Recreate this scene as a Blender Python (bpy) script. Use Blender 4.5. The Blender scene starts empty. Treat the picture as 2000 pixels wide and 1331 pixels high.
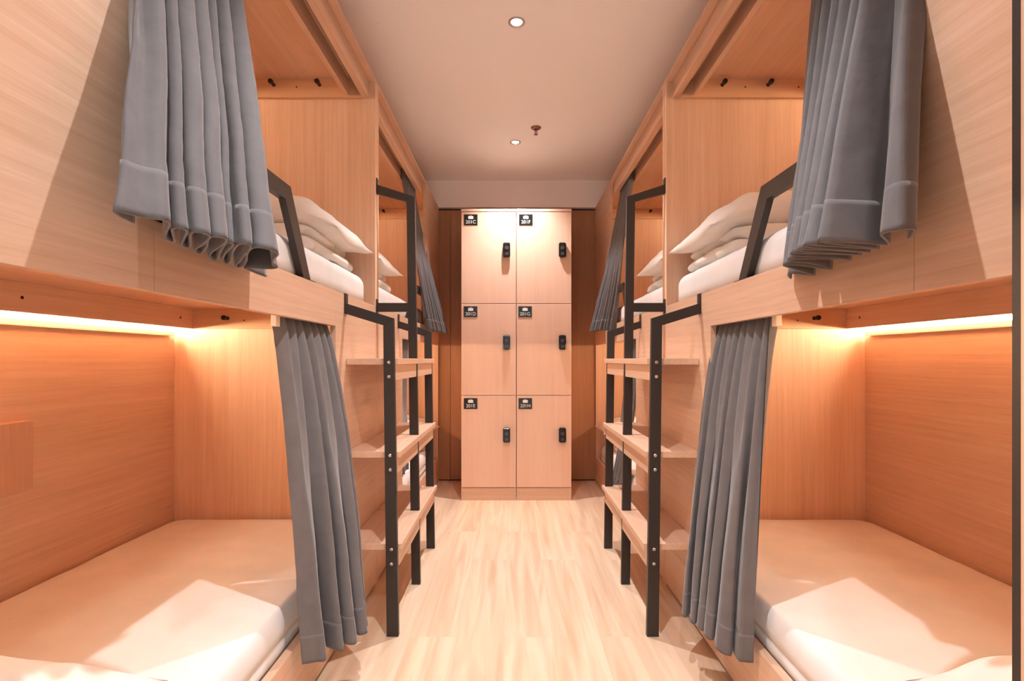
import bpy, bmesh, math, random
from mathutils import Vector, noise, Matrix

# ------------------------------------------------------------------ camera, world, light, exposure
scene = bpy.context.scene
C = scene.collection
cd = bpy.data.cameras.new('camera')
cam = bpy.data.objects.new('camera', cd); C.objects.link(cam)
cam.location = (0, 0, 1.05); cam.rotation_euler = (math.radians(90), 0, 0)
cd.sensor_width = 36; cd.lens = 1015/2000*36
cd.shift_x = -0.0005; cd.shift_y = 0.01825
cd.clip_start = 0.02
scene.camera = cam

w = bpy.data.worlds.new('world'); scene.world = w; w.use_nodes = True
w.node_tree.nodes['Background'].inputs[0].default_value = (1.0, 0.95, 0.92, 1)
w.node_tree.nodes['Background'].inputs[1].default_value = 1.0

scene.cycles.max_bounces = 20; scene.cycles.diffuse_bounces = 16
vs = scene.view_settings
vs.view_transform = 'Standard'; vs.look = 'None'; vs.gamma = 1; vs.use_curve_mapping = False
vs.exposure = 0.53

LAMP = (1.0, 0.97, 0.98)          # downlight colour
LAMP_W = 94                     # downlight power
STRIP = (1.0, 0.68, 0.42)         # warm strip colour
CEIL = 2.58
for (lx, ly) in ((0.02, 3.66), (0.02, 2.357), (0.02, 1.05), (0.02, -0.30)):
    ld = bpy.data.lights.new('downlight_bulb', 'SPOT')
    ld.energy = LAMP_W*(1 if ly > 0 else .5); ld.color = LAMP; ld.spot_size = math.radians(98 if ly > 0 else 160); ld.spot_blend = 1.0
    ld.shadow_soft_size = 0.016
    lo = bpy.data.objects.new('downlight_bulb', ld); C.objects.link(lo)
    lo.location = (lx, ly, CEIL-0.012)

rnd = random.Random(7)

# ------------------------------------------------------------------ materials
def newmat(name):
    m = bpy.data.materials.new(name); m.use_nodes = True
    nt = m.node_tree; b = nt.nodes['Principled BSDF']
    return m, nt, b
def plain(name, col, rough=0.5, metal=0.0, spec=0.5):
    m, nt, b = newmat(name)
    b.inputs['Base Color'].default_value = (*col, 1); b.inputs['Roughness'].default_value = rough
    b.inputs['Metallic'].default_value = metal; b.inputs['Specular IOR Level'].default_value = spec
    return m
def wood(name, axis, light, dark, rough=0.42, fine=1.0, contrast=1.0, seed=0.0):
    """veneer with the grain running along one axis of the object"""
    m, nt, b = newmat(name); N = nt.nodes; L = nt.links
    tc = N.new('ShaderNodeTexCoord')
    def layer(cross, along, detail, off):
        mp = N.new('ShaderNodeMapping'); s = [cross*fine]*3; s[axis] = along
        mp.inputs['Scale'].default_value = s; mp.inputs['Location'].default_value = (off+seed, off*1.7, off*.3)
        L.new(tc.outputs['Object'], mp.inputs['Vector'])
        n = N.new('ShaderNodeTexNoise'); n.inputs['Scale'].default_value = 1; n.inputs['Detail'].default_value = detail
        n.inputs['Roughness'].default_value = .6
        L.new(mp.outputs[0], n.inputs['Vector']); return n
    a = layer(9, .5, 3, 3.1); c = layer(70, 1.6, 3, 9.7); d = layer(260, 7, 2, 1.3)
    def madd(x, k, y=None):
        q = N.new('ShaderNodeMath'); q.operation = 'MULTIPLY_ADD'; L.new(x, q.inputs[0]); q.inputs[1].default_value = k
        if y is None: q.inputs[2].default_value = 0
        else: L.new(y, q.inputs[2])
        return q.outputs[0]
    s = madd(a.outputs[0], .35); s = madd(c.outputs[0], .4, s); s = madd(d.outputs[0], .25, s)
    r = N.new('ShaderNodeValToRGB'); L.new(s, r.inputs[0])
    e = r.color_ramp.elements
    h = .16/contrast
    e[0].position = .5-h; e[0].color = (*dark, 1); e[1].position = .5+h*.8; e[1].color = (*light, 1)
    L.new(r.outputs[0], b.inputs['Base Color'])
    b.inputs['Roughness'].default_value = rough; b.inputs['Specular IOR Level'].default_value = .35
    bp = N.new('ShaderNodeBump'); bp.inputs['Strength'].default_value = .08; bp.inputs['Distance'].default_value = .002
    L.new(s, bp.inputs['Height']); L.new(bp.outputs[0], b.inputs['Normal'])
    return m
WL, WD = (0.70, 0.49, 0.36), (0.56, 0.35, 0.23)
M = {}
M['wood_x'] = wood('oak_veneer_crosswise', 0, WL, WD)
M['wood_y'] = wood('oak_veneer_lengthwise', 1, WL, WD)
M['wood_z'] = wood('oak_veneer_upright', 2, WL, WD)
M['pine_x'] = wood('pine_ledger', 0, (.70, .46, .29), (.58, .34, .19), fine=.35, contrast=.9)
M['locker'] = wood('locker_veneer_lit', 2, (.80, .56, .42), (.72, .47, .34), rough=.3, fine=.8, contrast=.8)  # bunk oak veneer lightened; the stronger light there is put into its colour
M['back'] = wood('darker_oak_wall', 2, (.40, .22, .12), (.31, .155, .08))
M['edge'] = plain('edge_banding', (.74, .50, .35), .45)
M['ceil'] = plain('ceiling_paint', (.93, .93, .93), .9, spec=.1)
M['black'] = plain('black_powder_coated_steel', (.028, .022, .02), .42, .1)
M['blackp'] = plain('black_plastic', (.012, .011, .011), .22)
M['dark'] = plain('dark_gap', (.01, .008, .007), .8)
M['steel'] = plain('steel_bolt', (.75, .72, .68), .25, 1.0)
M['white'] = plain('white_print', (.85, .85, .85), .5)
M['cream'] = plain('cream_plastic', (.80, .72, .60), .5)
M['chrome'] = plain('brushed_trim', (.55, .52, .5), .3, .9)
M['bronze'] = plain('bronze_sprinkler', (.30, .14, .09), .35, .6)

def fabric(name, col, bump=.15, scale=14, sheen=0.0, weave=900):
    m, nt, b = newmat(name); N = nt.nodes; L = nt.links
    tc = N.new('ShaderNodeTexCoord')
    n1 = N.new('ShaderNodeTexNoise'); n1.inputs['Scale'].default_value = scale; n1.inputs['Detail'].default_value = 4
    n2 = N.new('ShaderNodeTexNoise'); n2.inputs['Scale'].default_value = weave
    L.new(tc.outputs['Object'], n1.inputs['Vector']); L.new(tc.outputs['Object'], n2.inputs['Vector'])
    mx = N.new('ShaderNodeMath'); mx.operation = 'MULTIPLY_ADD'; L.new(n2.outputs[0], mx.inputs[0]); mx.inputs[1].default_value = .12
    L.new(n1.outputs[0], mx.inputs[2])
    bp = N.new('ShaderNodeBump'); bp.inputs['Strength'].default_value = bump; bp.inputs['Distance'].default_value = .01
    L.new(mx.outputs[0], bp.inputs['Height']); L.new(bp.outputs[0], b.inputs['Normal'])
    r = N.new('ShaderNodeValToRGB'); L.new(n1.outputs[0], r.inputs[0]); e = r.color_ramp.elements
    e[0].position = .3; e[0].color = (*[c*.88 for c in col], 1); e[1].position = .7; e[1].color = (*col, 1)
    L.new(r.outputs[0], b.inputs['Base Color'])
    b.inputs['Roughness'].default_value = .85; b.inputs['Specular IOR Level'].default_value = .15
    b.inputs['Sheen Weight'].default_value = sheen; b.inputs['Sheen Roughness'].default_value = .35
    return m
M['curtain'] = fabric('grey_velvet', (.152, .143, .147), .25, 22, .35)
M['sheet'] = fabric('white_cotton_sheet', (.78, .78, .78), .22, 5, 0)
M['linen'] = fabric('white_bedding', (.80, .78, .74), .35, 9, 0)

def emit(name, col, s):
    m = bpy.data.materials.new(name); m.use_nodes = True; nt = m.node_tree; nt.nodes.clear()
    e = nt.nodes.new('ShaderNodeEmission'); o = nt.nodes.new('ShaderNodeOutputMaterial')
    e.inputs[0].default_value = (*col, 1); e.inputs[1].default_value = s; nt.links.new(e.outputs[0], o.inputs[0]); return m
M['strip'] = emit('lit_strip_diffuser', STRIP, 155)
M['strip_dim'] = emit('lit_strip_diffuser_dimmed', STRIP, 70)
M['strip_low'] = emit('lit_strip_lower_lens', (1, .72, .42), 1.0)
M['bulb'] = emit('lit_downlight_lens', (1, .95, .9), 14)

def floor_mat():
    m, nt, b = newmat('pale_oak_planks'); N = nt.nodes; L = nt.links
    tc = N.new('ShaderNodeTexCoord')
    mp = N.new('ShaderNodeMapping'); mp.inputs['Rotation'].default_value = (0, 0, math.pi/2); mp.inputs['Location'].default_value = (.32, .03, 0)
    L.new(tc.outputs['Object'], mp.inputs['Vector'])
    br = N.new('ShaderNodeTexBrick'); L.new(mp.outputs[0], br.inputs['Vector'])
    br.inputs['Scale'].default_value = 1; br.inputs['Brick Width'].default_value = 1.2; br.inputs['Row Height'].default_value = .18
    br.inputs['Mortar Size'].default_value = .0011; br.inputs['Mortar Smooth'].default_value = .3; br.offset = .37
    br.inputs['Color1'].default_value = (.25, .25, .25, 1); br.inputs['Color2'].default_value = (.75, .75, .75, 1); br.inputs['Mortar'].default_value = (.35, .35, .35, 1)
    # grain shifted from plank to plank
    cx = N.new('ShaderNodeVectorMath'); cx.operation = 'MULTIPLY_ADD'
    L.new(br.outputs['Color'], cx.inputs[0]); cx.inputs[1].default_value = (7, 9, 5); L.new(tc.outputs['Object'], cx.inputs[2])
    m2 = N.new('ShaderNodeMapping'); m2.inputs['Scale'].default_value = (16, 1.1, 16); L.new(cx.outputs[0], m2.inputs['Vector'])
    n = N.new('ShaderNodeTexNoise'); n.inputs['Scale'].default_value = 1; n.inputs['Detail'].default_value = 6; n.inputs['Distortion'].default_value = 1.1
    L.new(m2.outputs[0], n.inputs['Vector'])
    r = N.new('ShaderNodeValToRGB'); L.new(n.outputs[0], r.inputs[0]); e = r.color_ramp.elements
    e[0].position = .3; e[0].color = (.60, .42, .275, 1); e[1].position = .62; e[1].color = (.76, .60, .445, 1)
    hs = N.new('ShaderNodeMix'); hs.data_type = 'RGBA'; hs.blend_type = 'MULTIPLY'; hs.inputs['Factor'].default_value = 1
    q = N.new('ShaderNodeMapRange'); L.new(br.outputs['Color'], q.inputs['Value']); q.inputs['To Min'].default_value = .95; q.inputs['To Max'].default_value = 1.02
    L.new(r.outputs[0], hs.inputs['A']); L.new(q.outputs[0], hs.inputs['B'])
    L.new(hs.outputs['Result'], b.inputs['Base Color'])
    b.inputs['Roughness'].default_value = .38; b.inputs['Specular IOR Level'].default_value = .4
    bp = N.new('ShaderNodeBump'); bp.inputs['Strength'].default_value = .1; bp.inputs['Distance'].default_value = .002
    L.new(n.outputs[0], bp.inputs['Height']); L.new(bp.outputs[0], b.inputs['Normal'])
    return m
M['floor'] = floor_mat()

# ------------------------------------------------------------------ helpers
def obj(name, bm, m, parent=None, smooth=False, bevel=0.0, loc=None):
    me = bpy.data.meshes.new(name); bmesh.ops.recalc_face_normals(bm, faces=bm.faces[:]); bm.to_mesh(me); bm.free()
    o = bpy.data.objects.new(name, me); C.objects.link(o)
    for q in (m if isinstance(m, (list, tuple)) else [m]): me.materials.append(M[q] if isinstance(q, str) else q)
    if smooth:
        for p in me.polygons: p.use_smooth = True
    if bevel:
        b = o.modifiers.new('bevel', 'BEVEL'); b.width = bevel; b.segments = 2; b.limit_method = 'ANGLE'
    if parent: o.parent = parent
    if loc: o.location = loc
    return o
def thing(name, label, cat, loc=(0, 0, 0), group=None):
    o = bpy.data.objects.new(name, None); C.objects.link(o); o.location = loc; o.empty_display_size = .1
    o['label'] = label; o['category'] = cat
    if group: o['group'] = group
    return o
def tag(o, label, cat, group=None):
    o['label'] = label; o['category'] = cat
    if group: o['group'] = group
    return o
def struct(name, bm, m, **k):
    o = obj(name, bm, m, **k); o['kind'] = 'structure'; return o
def box(bm, x0, x1, y0, y1, z0, z1, mi=0):
    x0, x1 = min(x0, x1), max(x0, x1); y0, y1 = min(y0, y1), max(y0, y1)
    v = [bm.verts.new((x, y, z)) for z in (z0, z1) for (x, y) in ((x0, y0), (x1, y0), (x1, y1), (x0, y1))]
    for f in ((0, 3, 2, 1), (4, 5, 6, 7), (0, 1, 5, 4), (1, 2, 6, 5), (2, 3, 7, 6), (3, 0, 4, 7)):
        bm.faces.new([v[i] for i in f]).material_index = mi
def B(*a, **k):
    bm = bmesh.new(); box(bm, *a, **k); return bm
def prism(bm, pts, y0, y1, mi=0):
    """polygon in X-Z extruded along Y"""
    a = [bm.verts.new((x, y0, z)) for x, z in pts]; b = [bm.verts.new((x, y1, z)) for x, z in pts]
    bm.faces.new(a).material_index = mi; bm.faces.new(b[::-1]).material_index = mi
    n = len(pts)
    for i in range(n): bm.faces.new((a[i], b[i], b[(i+1) % n], a[(i+1) % n])).material_index = mi
def prism_x(bm, pts, x0, x1):
    """polygon in Y-Z extruded along X"""
    a = [bm.verts.new((x0, y, z)) for y, z in pts]; b = [bm.verts.new((x1, y, z)) for y, z in pts]
    n = len(pts)
    for i in range(n): bm.faces.new((a[i], b[i], b[(i+1) % n], a[(i+1) % n]))
    return a, b
def lathe(bm, prof, origin=(0, 0, 0), axis='z', seg=24, mi=0, caps=True):
    """prof: (radius, height) pairs"""
    rings = []
    for r, h in prof:
        ring = []
        for i in range(seg):
            t = 2*math.pi*i/seg; c, s = r*math.cos(t), r*math.sin(t)
            p = {'z': (c, s, h), 'y': (c, h, s), 'x': (h, c, s)}[axis]
            ring.append(bm.verts.new(Vector(p)+Vector(origin)))
        rings.append(ring)
    for a, b in zip(rings, rings[1:]):
        for i in range(seg): bm.faces.new((a[i], a[(i+1) % seg], b[(i+1) % seg], b[i])).material_index = mi
    if caps:
        bm.faces.new(rings[0]).material_index = mi; bm.faces.new(rings[-1]).material_index = mi

# ------------------------------------------------------------------ the room
YB = 4.48; MID = 2.436
struct('floor', B(-1.75, 1.85, -1.5, 4.60, -.05, 0), 'floor')
struct('ceiling', B(-1.75, 1.85, -1.5, 4.60, CEIL, CEIL+.05), 'ceil')
struct('wall_left', B(-1.75, -1.60, -1.5, 4.60, 0, CEIL), 'ceil')
struct('wall_right', B(1.66, 1.85, -1.5, 4.60, 0, CEIL), 'ceil')
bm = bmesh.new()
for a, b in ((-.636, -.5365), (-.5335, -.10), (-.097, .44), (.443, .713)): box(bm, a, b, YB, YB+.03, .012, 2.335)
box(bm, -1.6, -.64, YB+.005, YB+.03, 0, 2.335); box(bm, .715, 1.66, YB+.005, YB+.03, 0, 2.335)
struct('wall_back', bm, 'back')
struct('wall_back_recess', B(-1.6, 1.66, YB+.03, YB+.06, 0, 2.6), 'dark')
struct('trim_1', B(-1.6, 1.66, YB-.03, YB+.03, 2.352, CEIL), 'ceil')      # white bulkhead over the panelling
struct('wall_near', B(.3515, 1.66, .30, .3593, 0, CEIL), 'wood_z')
bm = B(-1.60, -.62, .34, .365, 0, CEIL); box(bm, -.62, .3515, .34, .365, 2.35, CEIL)
struct('wall_entrance', bm, 'wood_z')
struct('door_1_frame', B(.3515, .40, .3594, .3657, 0, 2.35), 'black')

for i, (lx, ly) in enumerate(((0.0186, 2.357), (0.02, 3.66), (0.02, 1.05))):
    t = thing('downlight', ['round recessed ceiling downlight nearest the top edge of the picture', 'round recessed ceiling downlight in front of the lockers',
              'round recessed ceiling downlight above the nearest curtains, out of the picture'][i], 'light', (lx, ly, CEIL), 'recessed ceiling downlights')
    bm = bmesh.new(); lathe(bm, [(.038, 0), (.038, -.004), (.034, -.007), (.028, -.004), (.0245, .0)], caps=False)
    obj('trim_ring', bm, 'chrome', t, smooth=True)
    bm = bmesh.new(); lathe(bm, [(.0245, -.001), (.018, -.002)]); obj('lens', bm, 'bulb', t)

t = thing('sprinkler', 'small bronze fire sprinkler hanging from the white ceiling', 'sprinkler', (.155, 3.43, CEIL))
bm = bmesh.new(); lathe(bm, [(.034, 0), (.034, -.003), (.026, -.010), (.014, -.012), (.012, -.004)], caps=True); obj('escutcheon', bm, 'bronze', t, smooth=False)
bm = bmesh.new(); lathe(bm, [(.007, -.01), (.007, -.022), (.003, -.024), (.003, -.038), (.006, -.04)], seg=12)
for sx in (-1, 1): prism(bm, [(sx*.006, -.02), (sx*.012, -.028), (sx*.010, -.040), (sx*.003, -.046), (sx*.003, -.043), (sx*.008, -.038), (sx*.009, -.029)], -.002, .002)
obj('body', bm, 'bronze', t)
bm = bmesh.new(); lathe(bm, [(.013, -.046), (.013, -.048)], seg=16); obj('deflector', bm, 'bronze', t)
bm = bmesh.new(); lathe(bm, [(.011, CEIL), (.011, CEIL-.003), (.009, CEIL-.004)], (-.606, 2.367, 0)); tag(obj('ceiling_cap', bm, 'ceil'), 'tiny white round cap on the ceiling beside the left bunk top', 'cap')

# ------------------------------------------------------------------ bunk beds
FACE = {-1: .636, 1: .713}; DEEP = {-1: .93, 1: .92}
SIDE = {-1: 'left', 1: 'right'}
def bunk(s, far):
    """one two-storey bunk; t is depth behind the aisle face, Y measured for the near unit and mirrored for the far one"""
    lab = {(-1, 0): 'near left oak veneer double-deck bunk, its back wall carrying a small wooden panel',
           (1, 0): 'near right oak veneer double-deck bunk beside the black door edge',
           (-1, 1): 'far left oak veneer double-deck bunk touching the dark back wall left of the lockers',
           (1, 1): 'far right oak veneer double-deck bunk touching the dark back wall right of the lockers'}[(s, far)]
    root = thing('bunk_bed', lab, 'bunk bed', (s*FACE[s], MID, 0), 'oak veneer bunk units')
    D = DEEP[s]
    fy = (lambda y: 2*MID-y-MID) if far else (lambda y: y-MID)
    def bx(bm, t0, t1, y0, y1, z0, z1, mi=0): box(bm, s*t0, s*t1, fy(y0), fy(y1), z0, z1, mi)
    def part(name, m, *a, bevel=.0012, parent=root):
        bm = bmesh.new(); bx(bm, *a); return obj(name, bm, m, parent, bevel=bevel)
    y_open = (2*MID-3.80) if far else .923
    y0 = .392
    part('end_panel', 'wood_z', 0, D, 2.405, 2.435, 0, 2.337)
    bm = bmesh.new(); box(bm, 0, -s*.0008, fy(2.4055), fy(2.4345), 1.298, 2.336); obj('edge_band', bm, 'edge', root)
    part('end_panel', 'wood_z', .002, D, y0, y0+.02, 0, 2.337)
    part('back_panel', 'wood_y', D, D+.018, y0, 2.435, 0, 2.337)
    part('roof_panel', 'wood_y', 0, D+.018, y0, 2.435, 2.337, 2.356)
    part('upper_platform', 'wood_y', .02, D, y0+.02, 2.405, 1.281, 1.297)
    part('lower_platform', 'wood_y', .025, D, y0+.02, 2.405, .16, .18)
    part('upper_front_panel', 'wood_y', 0, .02, y0, y_open-.0008, 1.17, 2.337, bevel=.0006)
    part('fascia_board', 'wood_y', 0, .02, y_open+.0008, 1.87, 1.17, 1.297, bevel=.0006)
    bm = bmesh.new(); bx(bm, 0, .02, 1.87, 2.405, .2062, 1.297); obj('lower_front_panel', bm, 'wood_y', root, bevel=.0006)
    part('bed_rail', 'wood_y', 0, .025, y0, 2.405, .012, .205, bevel=.001)
    part('plinth', 'dark', .012, .03, y0+.02, 2.40, 0, .012, bevel=0)  # near-black strip stands in for the shaded gap under the bed rail
    v = part('valance_board', 'wood_y', .028, .058, y_open, 2.405, 2.258, 2.337)
    part('valance_board', 'wood_y', .115, .137, y_open, 2.405, 2.262, 2.337)
    tr = part('curtain_track', 'black', .078, .096, y_open+.02, 2.38, 2.322, 2.337, bevel=0)
    # ledgers with pegs
    for (z0, z1, t0, pegs, holes, zp) in ((2.253, 2.337, .058, (.25, .46), (.355, .60), 2.310), (1.19, 1.281, .022, (.672,), (.595,), 1.238)):
        led = part('ledger_board', 'pine_x', t0, D-.085, 2.385, 2.405, z0, z1)
        if far: led2 = part('ledger_board', 'pine_x', t0, D-.085, y0+.02, y0+.04, z0, z1)
        for l_, yy, dr in ((led, 2.385, -1),) + (((led2, y0+.04, 1),) if far else ()):
            for p in pegs:
                bm = bmesh.new(); lathe(bm, [(.009, fy(yy)), (.007, fy(yy+dr*.010)), (.007, fy(yy+dr*.022)), (.011, fy(yy+dr*.024)), (.011, fy(yy+dr*.036)), (.008, fy(yy+dr*.039))],
                                        (s*p, 0, zp), 'y', 16)
                obj('peg', bm, 'blackp', l_, smooth=False)
            for p in holes:
                bm = bmesh.new(); lathe(bm, [(.0035, fy(yy)), (.0035, fy(yy+dr*.001))], (s*p, 0, zp-.01), 'y', 10); obj('screw', bm, 'dark', l_)
        sl = part('side_ledger', 'wood_y', D-.103, D-.085, y0+.02, 2.405, z0, z1)
        for yy in (1.55, 2.29) if z0 < 2 else (1.2, 2.1):
            bm = bmesh.new(); lathe(bm, [(.005, s*(D-.103)), (.005, s*(D-.104))], (0, fy(yy), zp-.004), 'x', 10); obj('screw', bm, 'dark', sl)
        zl = z0-.03
        st = part('light_strip', 'cream', D-.022, D, y0+.06, 2.37, zl-.004, zl+.001, bevel=0)
        bm = bmesh.new(); prism(bm, [(s*(D-.001), zl+.001), (s*(D-.022), zl+.001), (s*(D-.022), zl+.016), (s*(D-.001), zl+.016)], fy(y0+.06), fy(2.37)); obj('lens', bm, 'strip_low', st)
        bm = bmesh.new(); prism(bm, [(s*(D-.001), zl+.016), (s*(D-.022), zl+.016), (s*(D-.018), zl+.031), (s*(D-.001), zl+.035)], fy(y0+.06), fy(2.37)); obj('diffuser', bm, 'strip' if z0 < 2 else 'strip_dim', st)
    # guard rail: slanted black bar frame standing on the fascia
    ya, yb = .965, 1.65
    o_ = [(ya, 1.297), (ya+.15, 1.548), (yb-.15, 1.548), (yb, 1.297)]
    i_ = [(ya+.055, 1.297), (ya+.18, 1.503), (yb-.185, 1.503), (yb-.055, 1.297)]
    bm = bmesh.new()
    for k in range(3):
        q = [(fy(y), z) for y, z in (o_[k], o_[k+1], i_[k+1], i_[k])]
        a, b = prism_x(bm, q, s*.004, s*.024); bm.faces.new(a); bm.faces.new(b)
    bmesh.ops.remove_doubles(bm, verts=bm.verts[:], dist=.0001)
    g = obj('guard_rail', bm, 'black', root); g['label'] = 'black steel guard bar standing on the upper bed edge'
    for a_, b_ in ((ya-.02, ya+.08), (yb-.08, yb+.03)):
        bm = bmesh.new(); bx(bm, .002, .03, a_, b_, 1.297, 1.300); obj('base_plate', bm, 'black', g)
    if s < 0 and not far:
        bm = bmesh.new(); bx(bm, D-.021, D, 1.18, 1.675, .6375, .85)
        wb = obj('wall_panel', bm, wood('panel_veneer_shaded', 2, (.60, .38, .27), (.50, .29, .19)), root, bevel=.001); obj('edge_band', B(s*(D-.0215), s*D, fy(1.18), fy(1.675), .8502, .853), 'edge', wb); wb['label'] = 'small upright-grain wooden panel fixed on the back wall'  # veneer darkened for weaker light there; edge band doubles as painted highlight
    bm = bmesh.new(); bx(bm, .028, .045, 1.462, 1.486, 1.143, 1.281); sp = obj('track_stop', bm, 'cream', root, bevel=.002); sp['label'] = 'small cream plastic block at the curtain end'
    return root
for s in (-1, 1):
    for far in (0, 1): bunk(s, far)

# ------------------------------------------------------------------ ladders
def ladder(s):
    root = thing('bunk_ladder', 'black steel and wood double-width step ladder fixed to the %s bunks' % SIDE[s], 'ladder', (s*FACE[s], MID, 0), 'double step ladders between the bunks')
    Y = lambda y: y-MID
    def o(v): return -s*v
    def end_frame(y):
        bm = bmesh.new()
        prism(bm, [(o(.160), 0), (o(.205), 0), (o(.187), 1.205), (o(.147), 1.178)], Y(y), Y(y+.02)); p = obj('post', bm, 'black', root, bevel=.0015)
        bm = bmesh.new()
        prism(bm, [(o(.147), 1.178), (o(.187), 1.205), (o(.004), 1.262), (o(.004), 1.222)], Y(y+.0005), Y(y+.0195)); obj('arm', bm, 'black', root, bevel=.0015)
        bm = bmesh.new(); box(bm, o(0), o(.005), Y(y), Y(y+.03), 1.222, 1.296); box(bm, o(-.02), o(.005), Y(y), Y(y+.03), 1.2965, 1.299); obj('bracket', bm, 'black', root)
        return p
    near = end_frame(1.963); end_frame(2.876)
    y = 2.417
    bm = bmesh.new(); prism(bm, [(o(.166), 0), (o(.207), 0), (o(.181), 1.807), (o(.142), 1.785)], Y(y), Y(y+.02)); obj('post', bm, 'black', root, bevel=.0015)
    bm = bmesh.new(); prism(bm, [(o(.142), 1.785), (o(.181), 1.807), (o(.004), 1.864), (o(.004), 1.822)], Y(y+.0005), Y(y+.0195)); obj('arm', bm, 'black', root, bevel=.0015)
    bm = bmesh.new(); prism(bm, [(o(.152), 1.271), (o(.152), 1.312), (o(.004), 1.312), (o(.004), 1.271)], Y(y), Y(y+.02)); obj('arm', bm, 'black', root, bevel=.0015)
    bm = bmesh.new(); box(bm, o(0), o(.005), Y(y), Y(y+.028), 1.822, 1.895); obj('bracket', bm, 'black', root)
    bm = bmesh.new(); box(bm, o(0), o(.005), Y(y), Y(y+.028), 1.262, 1.33); obj('bracket', bm, 'black', root)
    for k, zt in enumerate((.345, .697, 1.053)):
        front = (.213, .206, .199)[k]
        for (a, b, ea, eb) in ((1.984, 2.4295, 1.984, 2.416), (2.4325, 2.912, 2.438, 2.875)):
            bm = bmesh.new(); box(bm, o(.001), o(front), Y(a), Y(b), zt-.024, zt); t = obj('tread', bm, 'wood_y', root, bevel=.0015)
            bm = bmesh.new(); box(bm, o(front-.028), o(front-.010), Y(ea), Y(eb), zt-.084, zt-.0245); obj('tread_apron', bm, 'wood_y', root, bevel=.001)
    for zb in (1.038, .984, .686, .632, .331, .276):
        xc = .1825-.0155*zb/1.2
        bm = bmesh.new(); lathe(bm, [(.0062, Y(1.963)), (.0062, Y(1.9605)), (.0045, Y(1.959)), (.002, Y(1.9592))], (o(xc), 0, zb), 'y', 14)
        obj('bolt', bm, 'steel', near)
for s in (-1, 1): ladder(s)

# ------------------------------------------------------------------ lockers
def text_mesh(bm, body, size, cx, cz, y, mi):
    cu = bpy.data.curves.new('t', 'FONT'); cu.body = body; cu.size = size; cu.align_x = 'CENTER'; cu.offset = .0; cu.extrude = .0
    to = bpy.data.objects.new('t', cu); C.objects.link(to)
    dg = bpy.context.evaluated_depsgraph_get(); me = bpy.data.meshes.new_from_object(to.evaluated_get(dg))
    t = bmesh.new(); t.from_mesh(me)
    vm = {v: bm.verts.new((cx+v.co.x, y, cz+v.co.y)) for v in t.verts}
    for f in t.faces:
        try: bm.faces.new([vm[v] for v in f.verts]).material_index = mi
        except ValueError: pass
    t.free(); bpy.data.objects.remove(to); bpy.data.curves.remove(cu); bpy.data.meshes.remove(me)
LY = 3.861
zs = [(1.463, 2.146), (.780, 1.463), (.095, .780)]
def locker(x0, x1, codes, lockx, tagx, label):
    root = thing('locker_cabinet', label, 'locker', ((x0+x1)/2, LY, 0), 'three-door locker columns')
    X = lambda x: x-(x0+x1)/2
    bm = bmesh.new(); box(bm, X(x0), X(x1), .02, YB-LY-.005, 0.0, 2.146); box(bm, X(x0), X(x1), -.0, YB-LY-.005, 2.149, 2.168)
    obj('body', bm, 'locker', root, bevel=.001)
    obj('plinth', B(X(x0+.0015), X(x1-.0015), .006, .02, 0, .091), 'wood_x', root, bevel=.001)
    for (a, b), code, tx in zip(zs, codes, tagx):
        d = obj('door', B(X(x0+.002), X(x1-.002), 0, .019, a+.002, b-.002), 'locker', root, bevel=.0015)
        bm = bmesh.new(); zc = b-.060; w_ = .050; h_ = .040; cx = X(tx)
        box(bm, cx-w_, cx+w_, -.003, 0, zc-h_, zc+h_, 0)
        text_mesh(bm, code, .035, cx, zc-.028, -.0036, 1)
        # suitcase pictogram
        box(bm, cx-.019, cx+.019, -.0038, -.003, zc+.006, zc+.026, 1)
        box(bm, cx-.009, cx+.009, -.0038, -.003, zc+.0285, zc+.0305, 1); box(bm, cx-.009, cx-.007, -.0038, -.003, zc+.026, zc+.0285, 1); box(bm, cx+.007, cx+.009, -.0038, -.003, zc+.026, zc+.0285, 1)
        p = obj('number_plate', bm, ['blackp', 'white'], d); p['label'] = 'black plate reading %s under a white suitcase sign' % code
        zl = {0: 1.858, 1: 1.174, 2: .488}[codes.index(code)]; lx = X(lockx)
        bm = bmesh.new(); box(bm, lx-.0265, lx+.0265, -.030, 0, zl-.054, zl+.054, 0)
        bmesh.ops.bevel(bm, geom=bm.edges[:], offset=.006, segments=3, affect='EDGES')
        lathe(bm, [(.015, -.030), (.015, -.034), (.012, -.035)], (lx, 0, zl+.012), 'y', 20, 1)
        box(bm, lx-.003, lx+.003, -.040, -.034, zl-.002, zl+.026, 1)
        box(bm, lx-.012, lx+.012, -.032, -.0295, zl-.040, zl-.018, 1)
        k = obj('lock', bm, ['blackp', plain('lock_dial', (.06, .06, .07), .2)], d); k['label'] = 'black rectangular dial lock'
locker(-.3823, .0275, ['201C', '201D', '201E'], -.0437, (-.310, -.311, -.311), 'left brightly lit oak locker column with plates 201C, 201D and 201E')
locker(.0295, .4393, ['201F', '201G', '201H'], .369, (.099, .0932, .095), 'right brightly lit oak locker column with plates 201F, 201G and 201H')

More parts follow.
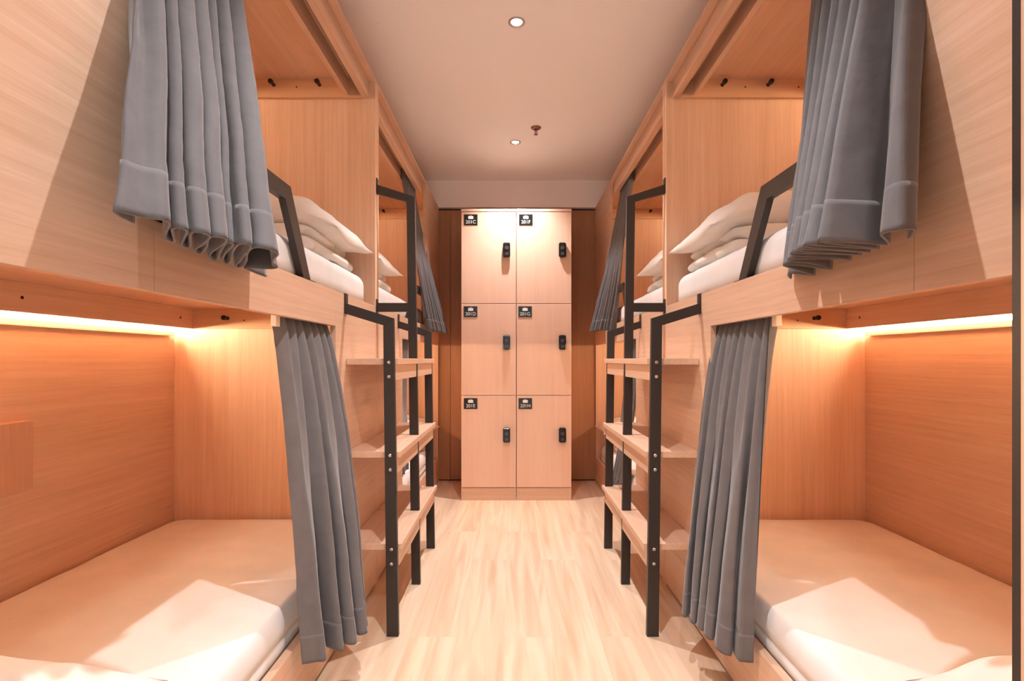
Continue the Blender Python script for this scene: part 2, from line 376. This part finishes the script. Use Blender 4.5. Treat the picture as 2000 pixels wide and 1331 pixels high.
# ------------------------------------------------------------------ bedding
def nz(p, sc, seed=0): return noise.noise(Vector((p[0]*sc+seed, p[1]*sc+seed*.7, p[2]*sc+seed*1.3)))
def mattress(s, far, upper):
    D = DEEP[s]
    names = {0: 'near', 1: 'far'}
    lab = 'white sheeted mattress on the %s deck of the %s %s bunk' % ('upper' if upper else 'lower', names[far], SIDE[s])
    z0, z1 = (1.297, 1.428) if upper else (.18, .322)
    ya, yb = (.45, 2.385) if not far else (2.487, 4.42)
    x0, x1 = .030, D-.012
    L_, W_, H_ = yb-ya, x1-x0, z1-z0
    nx, ny, nzz = 36, 80, 6
    bm = bmesh.new()
    bmesh.ops.create_cube(bm, size=1)
    bm.free(); bm = bmesh.new()
    r = .05 if upper else .028
    # build grid over a rounded box: rings from bottom to top centre
    def pt(u, v, k):     # u,v in -1..1
        return None
    prof = [(0.012, 0), (0, .02), (0, .35), (0 if upper else .006, .42), (.0, .47), (0, .62)]   # (inset, height share)
    n_arc = 7
    for i in range(1, n_arc+1):
        a = math.pi/2*i/n_arc
        prof.append((r*(1-math.cos(a)), .62+.38*math.sin(a)*1.0))
    for ins in (.10, .16, .24, .33, .42): prof.append((ins, 1.0+.03*(ins/.42)))
    per = []
    nseg = 14
    hw, hl = W_/2, L_/2
    def ring(ins, z):
        pts = []; cr = max(.07-ins*.6, .02)
        a, b = hw-ins, hl-ins
        seq = [((1, 1), 0), ((-1, 1), 1), ((-1, -1), 2), ((1, -1), 3)]
        corners = []
        for (sx, sy), q in seq:
            for k in range(5):
                t = math.pi/2*(q+k/4); corners.append((sx*(a-cr)+cr*math.cos(t), sy*(b-cr)+cr*math.sin(t)))
        n = len(corners)
        for i in range(n):
            p, p2 = corners[i], corners[(i+1) % n]
            pts.append(p)
            if i % 5 == 4:
                m_ = 16 if (i//5) % 2 == 0 else 40
                for k in range(1, m_): pts.append((p[0]+(p2[0]-p[0])*k/m_, p[1]+(p2[1]-p[1])*k/m_))
        return [(x, y, z) for x, y in pts]
    rings = []
    seed = 3.1+s+far*5+upper*11
    for ins, hz in prof:
        R = []
        for (x, y, z) in ring(ins, z0+H_*hz):
            d = nz((x, y, z), 9, seed)*.0018 + nz((x, y*1.0, z), 3, seed)*.0025
            k = 1 if hz > .5 else .3
            edge = max(abs(x)/hw, abs(y)/hl)
            zz = z + d*k*(1.3 if hz >= 1 else .8)
            if hz >= .62: zz += -.0022*abs(math.sin(y*7+x*.6+seed))**30
            R.append(bm.verts.new((x, y, zz)))
        rings.append(R)
    n = len(rings[0])
    for a, b in zip(rings, rings[1:]):
        for i in range(n): bm.faces.new((a[i], a[(i+1) % n], b[(i+1) % n], b[i]))
    bm.faces.new(rings[0]); bm.faces.new(rings[-1])
    root = (s*(FACE[s]+(x0+x1)/2), (ya+yb)/2, 0)
    o = obj('mattress', bm, 'sheet', smooth=True, loc=root)
    tag(o, lab, 'mattress', 'sheeted bunk mattresses')
for s in (-1, 1):
    for far in (0, 1):
        for up in (0, 1): mattress(s, far, up)

def pillow(cx, cy, cz, lx, ly, h, rotz, tilt_x, tilt_y, label, seed, droop=0.0, group='white pillows on the bunks'):
    """lx along local X, ly along local Y"""
    bm = bmesh.new(); n, m = 44, 30
    top, bot = {}, {}
    for i in range(n+1):
        for j in range(m+1):
            u, v = -1+2*i/n, -1+2*j/m
            # pinched outline: sides pull in, corners stay sharp
            pu = u*(1-.05*(1-abs(u))*0-.055*(1-v*v)**1 * abs(u)**3)
            pv = v*(1-.07*(1-u*u)*abs(v)**3)
            e = max(0, (1-abs(u)**2.6))**.62 * max(0, (1-abs(v)**2.6))**.62
            x, y = pu*lx/2, pv*ly/2
            wr = nz((x, y, 0), 7, seed)*.024 + nz((x, y, 1), 17, seed)*.011
            # wrinkles radiating from the corners
            for (qx, qy) in ((1, 1), (-1, 1), (1, -1), (-1, -1)):
                dx, dy = qx-u, qy-v; rr = math.hypot(dx, dy); an = math.atan2(dy, dx)
                wr += .007*math.sin(an*11+seed*qx)*math.exp(-rr*1.6)*min(1, rr*3)
            dz = -droop*max(0, u)**2
            tz = h*.58*e+wr*e**.4+dz; bz = -h*.42*e+wr*.4*e**.4+dz
            edge = i in (0, n) or j in (0, m)
            if edge:
                top[i, j] = bot[i, j] = bm.verts.new((x, y, dz+nz((x, y, 2), 12, seed)*.010))
            else:
                top[i, j] = bm.verts.new((x, y, tz)); bot[i, j] = bm.verts.new((x, y, bz))
    for d, fl in ((top, 0), (bot, 1)):
        for i in range(n):
            for j in range(m):
                q = [d[i, j], d[i+1, j], d[i+1, j+1], d[i, j+1]]
                bm.faces.new(q[::-1] if fl else q)
    o = obj('pillow', bm, 'linen', smooth=True, loc=(cx, cy, cz)); o.rotation_euler = (tilt_x, tilt_y, rotz)
    return tag(o, label, 'pillow', group)

def duvet(s, x_aisle, x_wall, y0, y1, zb, lay, th, label, seed):
    """duvet folded in layers, the rounded folds to the aisle"""
    bm = bmesh.new()
    prof = []
    for k in range(lay):     # aisle-side lobes
        out = x_aisle + (.0, .022, .008, .03)[k % 4]
        zc = zb+th*(k+.5)
        for a in range(-80, 81, 20):
            t = math.radians(a); prof.append((out+th*.75*(1-math.cos(t)), zc+th*.49*math.sin(t)))
        if k < lay-1: prof.append((out+th*.75*1.35+.02, zb+th*(k+1)))
    ztop = zb+th*lay
    for i in range(1, 9): prof.append((x_aisle+.06+(x_wall-x_aisle-.12)*i/8, ztop))
    for a in range(80, -81, -40):
        t = math.radians(a); prof.append((x_wall-.05+.05*math.cos(t), (zb+ztop)/2+(ztop-zb)/2*math.sin(t)))
    for i in range(8, -1, -1): prof.append((x_aisle+.06+(x_wall-x_aisle-.12)*i/8, zb))
    m = 26; rings = []
    cxm = (x_aisle+x_wall)/2; czm = (zb+ztop)/2
    for j in range(m+1):
        v = j/m; y = y0+(y1-y0)*v; e = min(1, (1-abs(2*v-1)**8)**.5+.0)
        R = []
        sc = .80+.20*e
        for (x, z) in prof:
            d = nz((x, y, z), 9, seed)*.032+nz((x, y, z), 24, seed)*.012
            zz = zb+(z-zb)*(sc if z > zb else 1)
            xx = x_aisle+(x-x_aisle)+(1-e)*.02*(1 if x < cxm else -1) + d
            zz += d*.8*(1 if z > zb+.01 else 0)
            R.append(bm.verts.new((s*xx, y, max(zz, zb))))
        rings.append(R)
    n = len(prof)
    for a, b in zip(rings, rings[1:]):
        for i in range(n): bm.faces.new((a[i], a[(i+1) % n], b[(i+1) % n], b[i]))
    bm.faces.new(rings[0]); bm.faces.new(rings[-1])
    for v_ in bm.verts: v_.co.y -= (y0+y1)/2; v_.co.x -= s*cxm; v_.co.z -= zb
    o = obj('folded_duvet', bm, 'linen', smooth=True, loc=(s*cxm, (y0+y1)/2, zb))
    sb = o.modifiers.new('subdivision', 'SUBSURF'); sb.levels = sb.render_levels = 1
    tag(o, label, 'duvet', 'white folded duvets')

for s in (-1, 1):
    F = FACE[s]
    for far in (0, 1):
        nm = 'near' if not far else 'far'
        mir = (lambda y: 2*MID-y) if far else (lambda y: y)
        # upper deck: bedding stacked against the divider
        ya, yb = sorted((mir(1.86), mir(2.33)))
        duvet(s, F+.065, F+.80, ya, yb, 1.430, 2, .058, 'white duvet folded under the pillow on the upper deck of the %s %s bunk' % (nm, SIDE[s]), 2+s+far*3)
        pillow(s*(F+.395), mir(2.12), 1.605, .80, .52, .19, 0 if s < 0 else math.pi, 0, 0, 'white pillow on the folded duvet, upper deck of the %s %s bunk' % (nm, SIDE[s]), 5+s+far*7, droop=.075)
        # lower deck: bedding at the outer end
        ya, yb = sorted((mir(.46), mir(.86)))
        duvet(s, F+.085, F+.80, ya, yb, .325, 3, .045, 'white duvet folded at the outer end of the lower %s %s bunk' % (nm, SIDE[s]), 12+s+far*3)
        pillow(s*(F+.36), mir(.68), .515, .76, .50, .13, 0 if s < 0 else math.pi, 0, 0, 'white pillow on the folded duvet, lower deck of the %s %s bunk' % (nm, SIDE[s]), 15+s+far*7, droop=.04)

# ------------------------------------------------------------------ curtains
def catmull(P, k):
    out = []
    n = len(P)
    for i in range(n-1):
        p0, p1, p2, p3 = P[max(i-1, 0)], P[i], P[i+1], P[min(i+2, n-1)]
        for j in range(k):
            t = j/k
            out.append(tuple(.5*((2*b)+(-a+c)*t+(2*a-5*b+4*c-d)*t*t+(-a+3*b-3*c+d)*t*t*t) for a, b, c, d in zip(p0, p1, p2, p3)))
    out.append(P[-1]); return out
def curtain(label, bottom, ztop, zbot, top_line, amp, fx, fy, hem=.078, seed=0, mirror=False, k=5, rows=44, wob=.003, zfree=None):
    """bottom: (x, y) pleat path near the floor end; top_line: ((x,y),(x,y)) the track"""
    zfree = 2.24 if ztop > 2 else 1.165
    n = len(bottom)
    ax, ay = top_line[0]; bx_, by = top_line[1]
    d = [0]
    for i in range(1, n): d.append(d[-1]+math.hypot(bottom[i][0]-bottom[i-1][0], bottom[i][1]-bottom[i-1][1])**.6)
    top = []
    for i in range(n):
        u = d[i]/d[-1]; z = (1 if i % 2 else -1)*amp
        top.append((ax+(bx_-ax)*u + z*(1 if abs(by-ay) > abs(bx_-ax) else 0), ay+(by-ay)*u))
    def row(z):
        s_ = (ztop-z)/(ztop-zbot)
        sx_ = max(zfree-z, 0)/(zfree-zbot)
        kx, ky = sx_**fx, max(s_, 0)**fy
        P = [(t[0]*(1-kx)+b[0]*kx, t[1]*(1-ky)+b[1]*ky) for t, b in zip(top, bottom)]
        P = catmull(P, k)
        out = []
        for i, (x, y) in enumerate(P):
            q = nz((x*1.0, y*1.0, z*.5), 9, seed)*wob*2*s_ + nz((x, y, z), 30, seed)*wob*.35
            out.append((x+q, y+q*.6, z))
        return out
    cx = (bottom[0][0]+bottom[-1][0])/2; cy = (bottom[0][1]+bottom[-1][1])/2
    if mirror: cy = 2*MID-cy
    def mesh(z0, z1, r, grow=0.0):
        bm = bmesh.new(); R = []
        for j in range(r+1):
            z = z0+(z1-z0)*j/r
            ln = []
            for (x, y, zz) in row(z):
                if mirror: y = 2*MID-y
                # the hem line drops and lifts a little
                dz = nz((x, y, 0), 7, seed)*.012*(1-min(1, (z-zbot)/.5)) if z < zbot+.5 else 0
                ln.append(bm.verts.new((x-cx, y-cy, zz+dz-zbot)))
            R.append(ln)
        for a, b in zip(R, R[1:]):
            for i in range(len(a)-1): bm.faces.new((a[i], a[i+1], b[i+1], b[i]))
        return bm
    o = obj('curtain', mesh(zbot+hem, ztop, rows), 'curtain', smooth=True, loc=(cx, cy, zbot))
    m = o.modifiers.new('solidify', 'SOLIDIFY'); m.thickness = .0036; m.offset = 0; m.use_rim = False
    h = obj('hem', mesh(zbot, zbot+hem, 8), 'curtain', o, smooth=True)
    m = h.modifiers.new('solidify', 'SOLIDIFY'); m.thickness = .0040; m.offset = 0
    tag(o, label, 'curtain', 'grey velvet bunk curtains')
    return o

UL = [(-.560, .770), (-.524, .686), (-.510, .72), (-.496, .752), (-.575, .87), (-.521, .796), (-.505, .806), (-.585, .93), (-.503, .815), (-.492, .846), (-.588, .98), (-.494, .850), (-.482, .878), (-.59, 1.03),
      (-.505, .914), (-.4956, .923), (-.59, 1.07), (-.489, .925), (-.468, .933), (-.588, 1.12), (-.473, .945), (-.438, .967), (-.51, 1.10), (-.522, 1.14), (-.59, 1.15), (-.586, 1.238)]
UR = [(.655, .86), (.624, .806), (.590, .79), (.588, .83), (.645, .893), (.60, .893), (.528, .895), (.655, .93), (.539, .935), (.668, .972), (.549, .975), (.68, 1.015), (.558, 1.015), (.688, 1.06),
      (.579, 1.068), (.695, 1.13), (.600, 1.134), (.698, 1.20), (.65, 1.22), (.700, 1.31)]
LL = [(-.600, 1.483), (-.570, 1.50), (-.545, 1.515), (-.585, 1.60), (-.561, 1.574), (-.508, 1.557), (-.545, 1.64), (-.513, 1.598), (-.479, 1.603), (-.52, 1.69), (-.490, 1.648), (-.465, 1.661), (-.50, 1.72), (-.475, 1.70), (-.49, 1.75)]
LR = [(.690, 1.493), (.668, 1.50), (.654, 1.514), (.667, 1.60), (.640, 1.53), (.611, 1.566), (.652, 1.66), (.618, 1.61), (.606, 1.64), (.645, 1.72), (.612, 1.66), (.600, 1.69), (.635, 1.76), (.595, 1.70), (.588, 1.725), (.615, 1.79), (.578, 1.74), (.571, 1.757), (.60, 1.81)]
def loops(P, back):
    out = []
    for i, (x, y) in enumerate(P):
        if back(x) and 0 < i < len(P)-2: out += [(x, y-.013), (x, y+.013)]
        else: out.append((x, y))
    return out
UL = loops(UL, lambda x: x < -.572); UR = UR[:7]+[q for x, y in UR[7:] for q in ([(x, y-.011), (x+.002, y+.011)] if x < .61 else [(x, y)])]
curtain('grey velvet curtain bunched outside the upper near left bunk', UL, 2.32, 1.25, ((-.722, .96), (-.722, 1.30)), .022, 1.1, 1.5, seed=1)
curtain('grey velvet curtain bunched outside the upper near right bunk', UR, 2.32, 1.25, ((.799, .97), (.799, 1.32)), .022, 1.1, 1.5, seed=2)
curtain('grey velvet curtain hanging at the opening of the lower near left bunk', LL, 1.262, .18, ((-.679, 1.492), (-.679, 1.885)), .016, .75, 1.5, seed=3)
curtain('grey velvet curtain hanging at the opening of the lower near right bunk', LR, 1.262, .18, ((.756, 1.492), (.756, 1.885)), .016, .75, 1.5, seed=4)
def zig(A, B, n, amp, jit=.3, seed=0):
    q = random.Random(seed); L_ = math.hypot(B[0]-A[0], B[1]-A[1]); nx_, ny_ = -(B[1]-A[1])/L_, (B[0]-A[0])/L_
    out = []
    for i in range(2*n+1):
        u = (i+q.uniform(-jit, jit)*(0 < i < 2*n))/(2*n); a = amp*(1 if i % 2 else -1)*q.uniform(.7, 1.2)
        out.append((A[0]+(B[0]-A[0])*u+nx_*a, A[1]+(B[1]-A[1])*u+ny_*a))
    return out
curtain('grey velvet curtain bunched outside the upper far left bunk', zig((-.600, 3.60), (-.510, 3.98), 8, .022, seed=1), 2.32, 1.25, ((-.722, 3.47), (-.722, 3.77)), .018, 1.0, 1.2, seed=5)
curtain('grey velvet curtain bunched outside the upper far right bunk', zig((.690, 3.56), (.572, 3.86), 8, .022, seed=2), 2.32, 1.25, ((.799, 3.50), (.799, 3.77)), .018, 1.0, 1.2, seed=6)
curtain('grey velvet curtain hanging at the opening of the lower far left bunk', zig((-.679, 3.02), (-.679, 3.33), 7, .014, seed=3), 1.262, .345, ((-.679, 3.01), (-.679, 3.33)), .014, 1.2, .9, seed=7)
curtain('grey velvet curtain hanging at the opening of the lower far right bunk', zig((.695, 3.24), (.675, 3.52), 7, .016, seed=4), 1.262, .2, ((.757, 3.01), (.757, 3.33)), .016, 1.3, 1.1, seed=8)
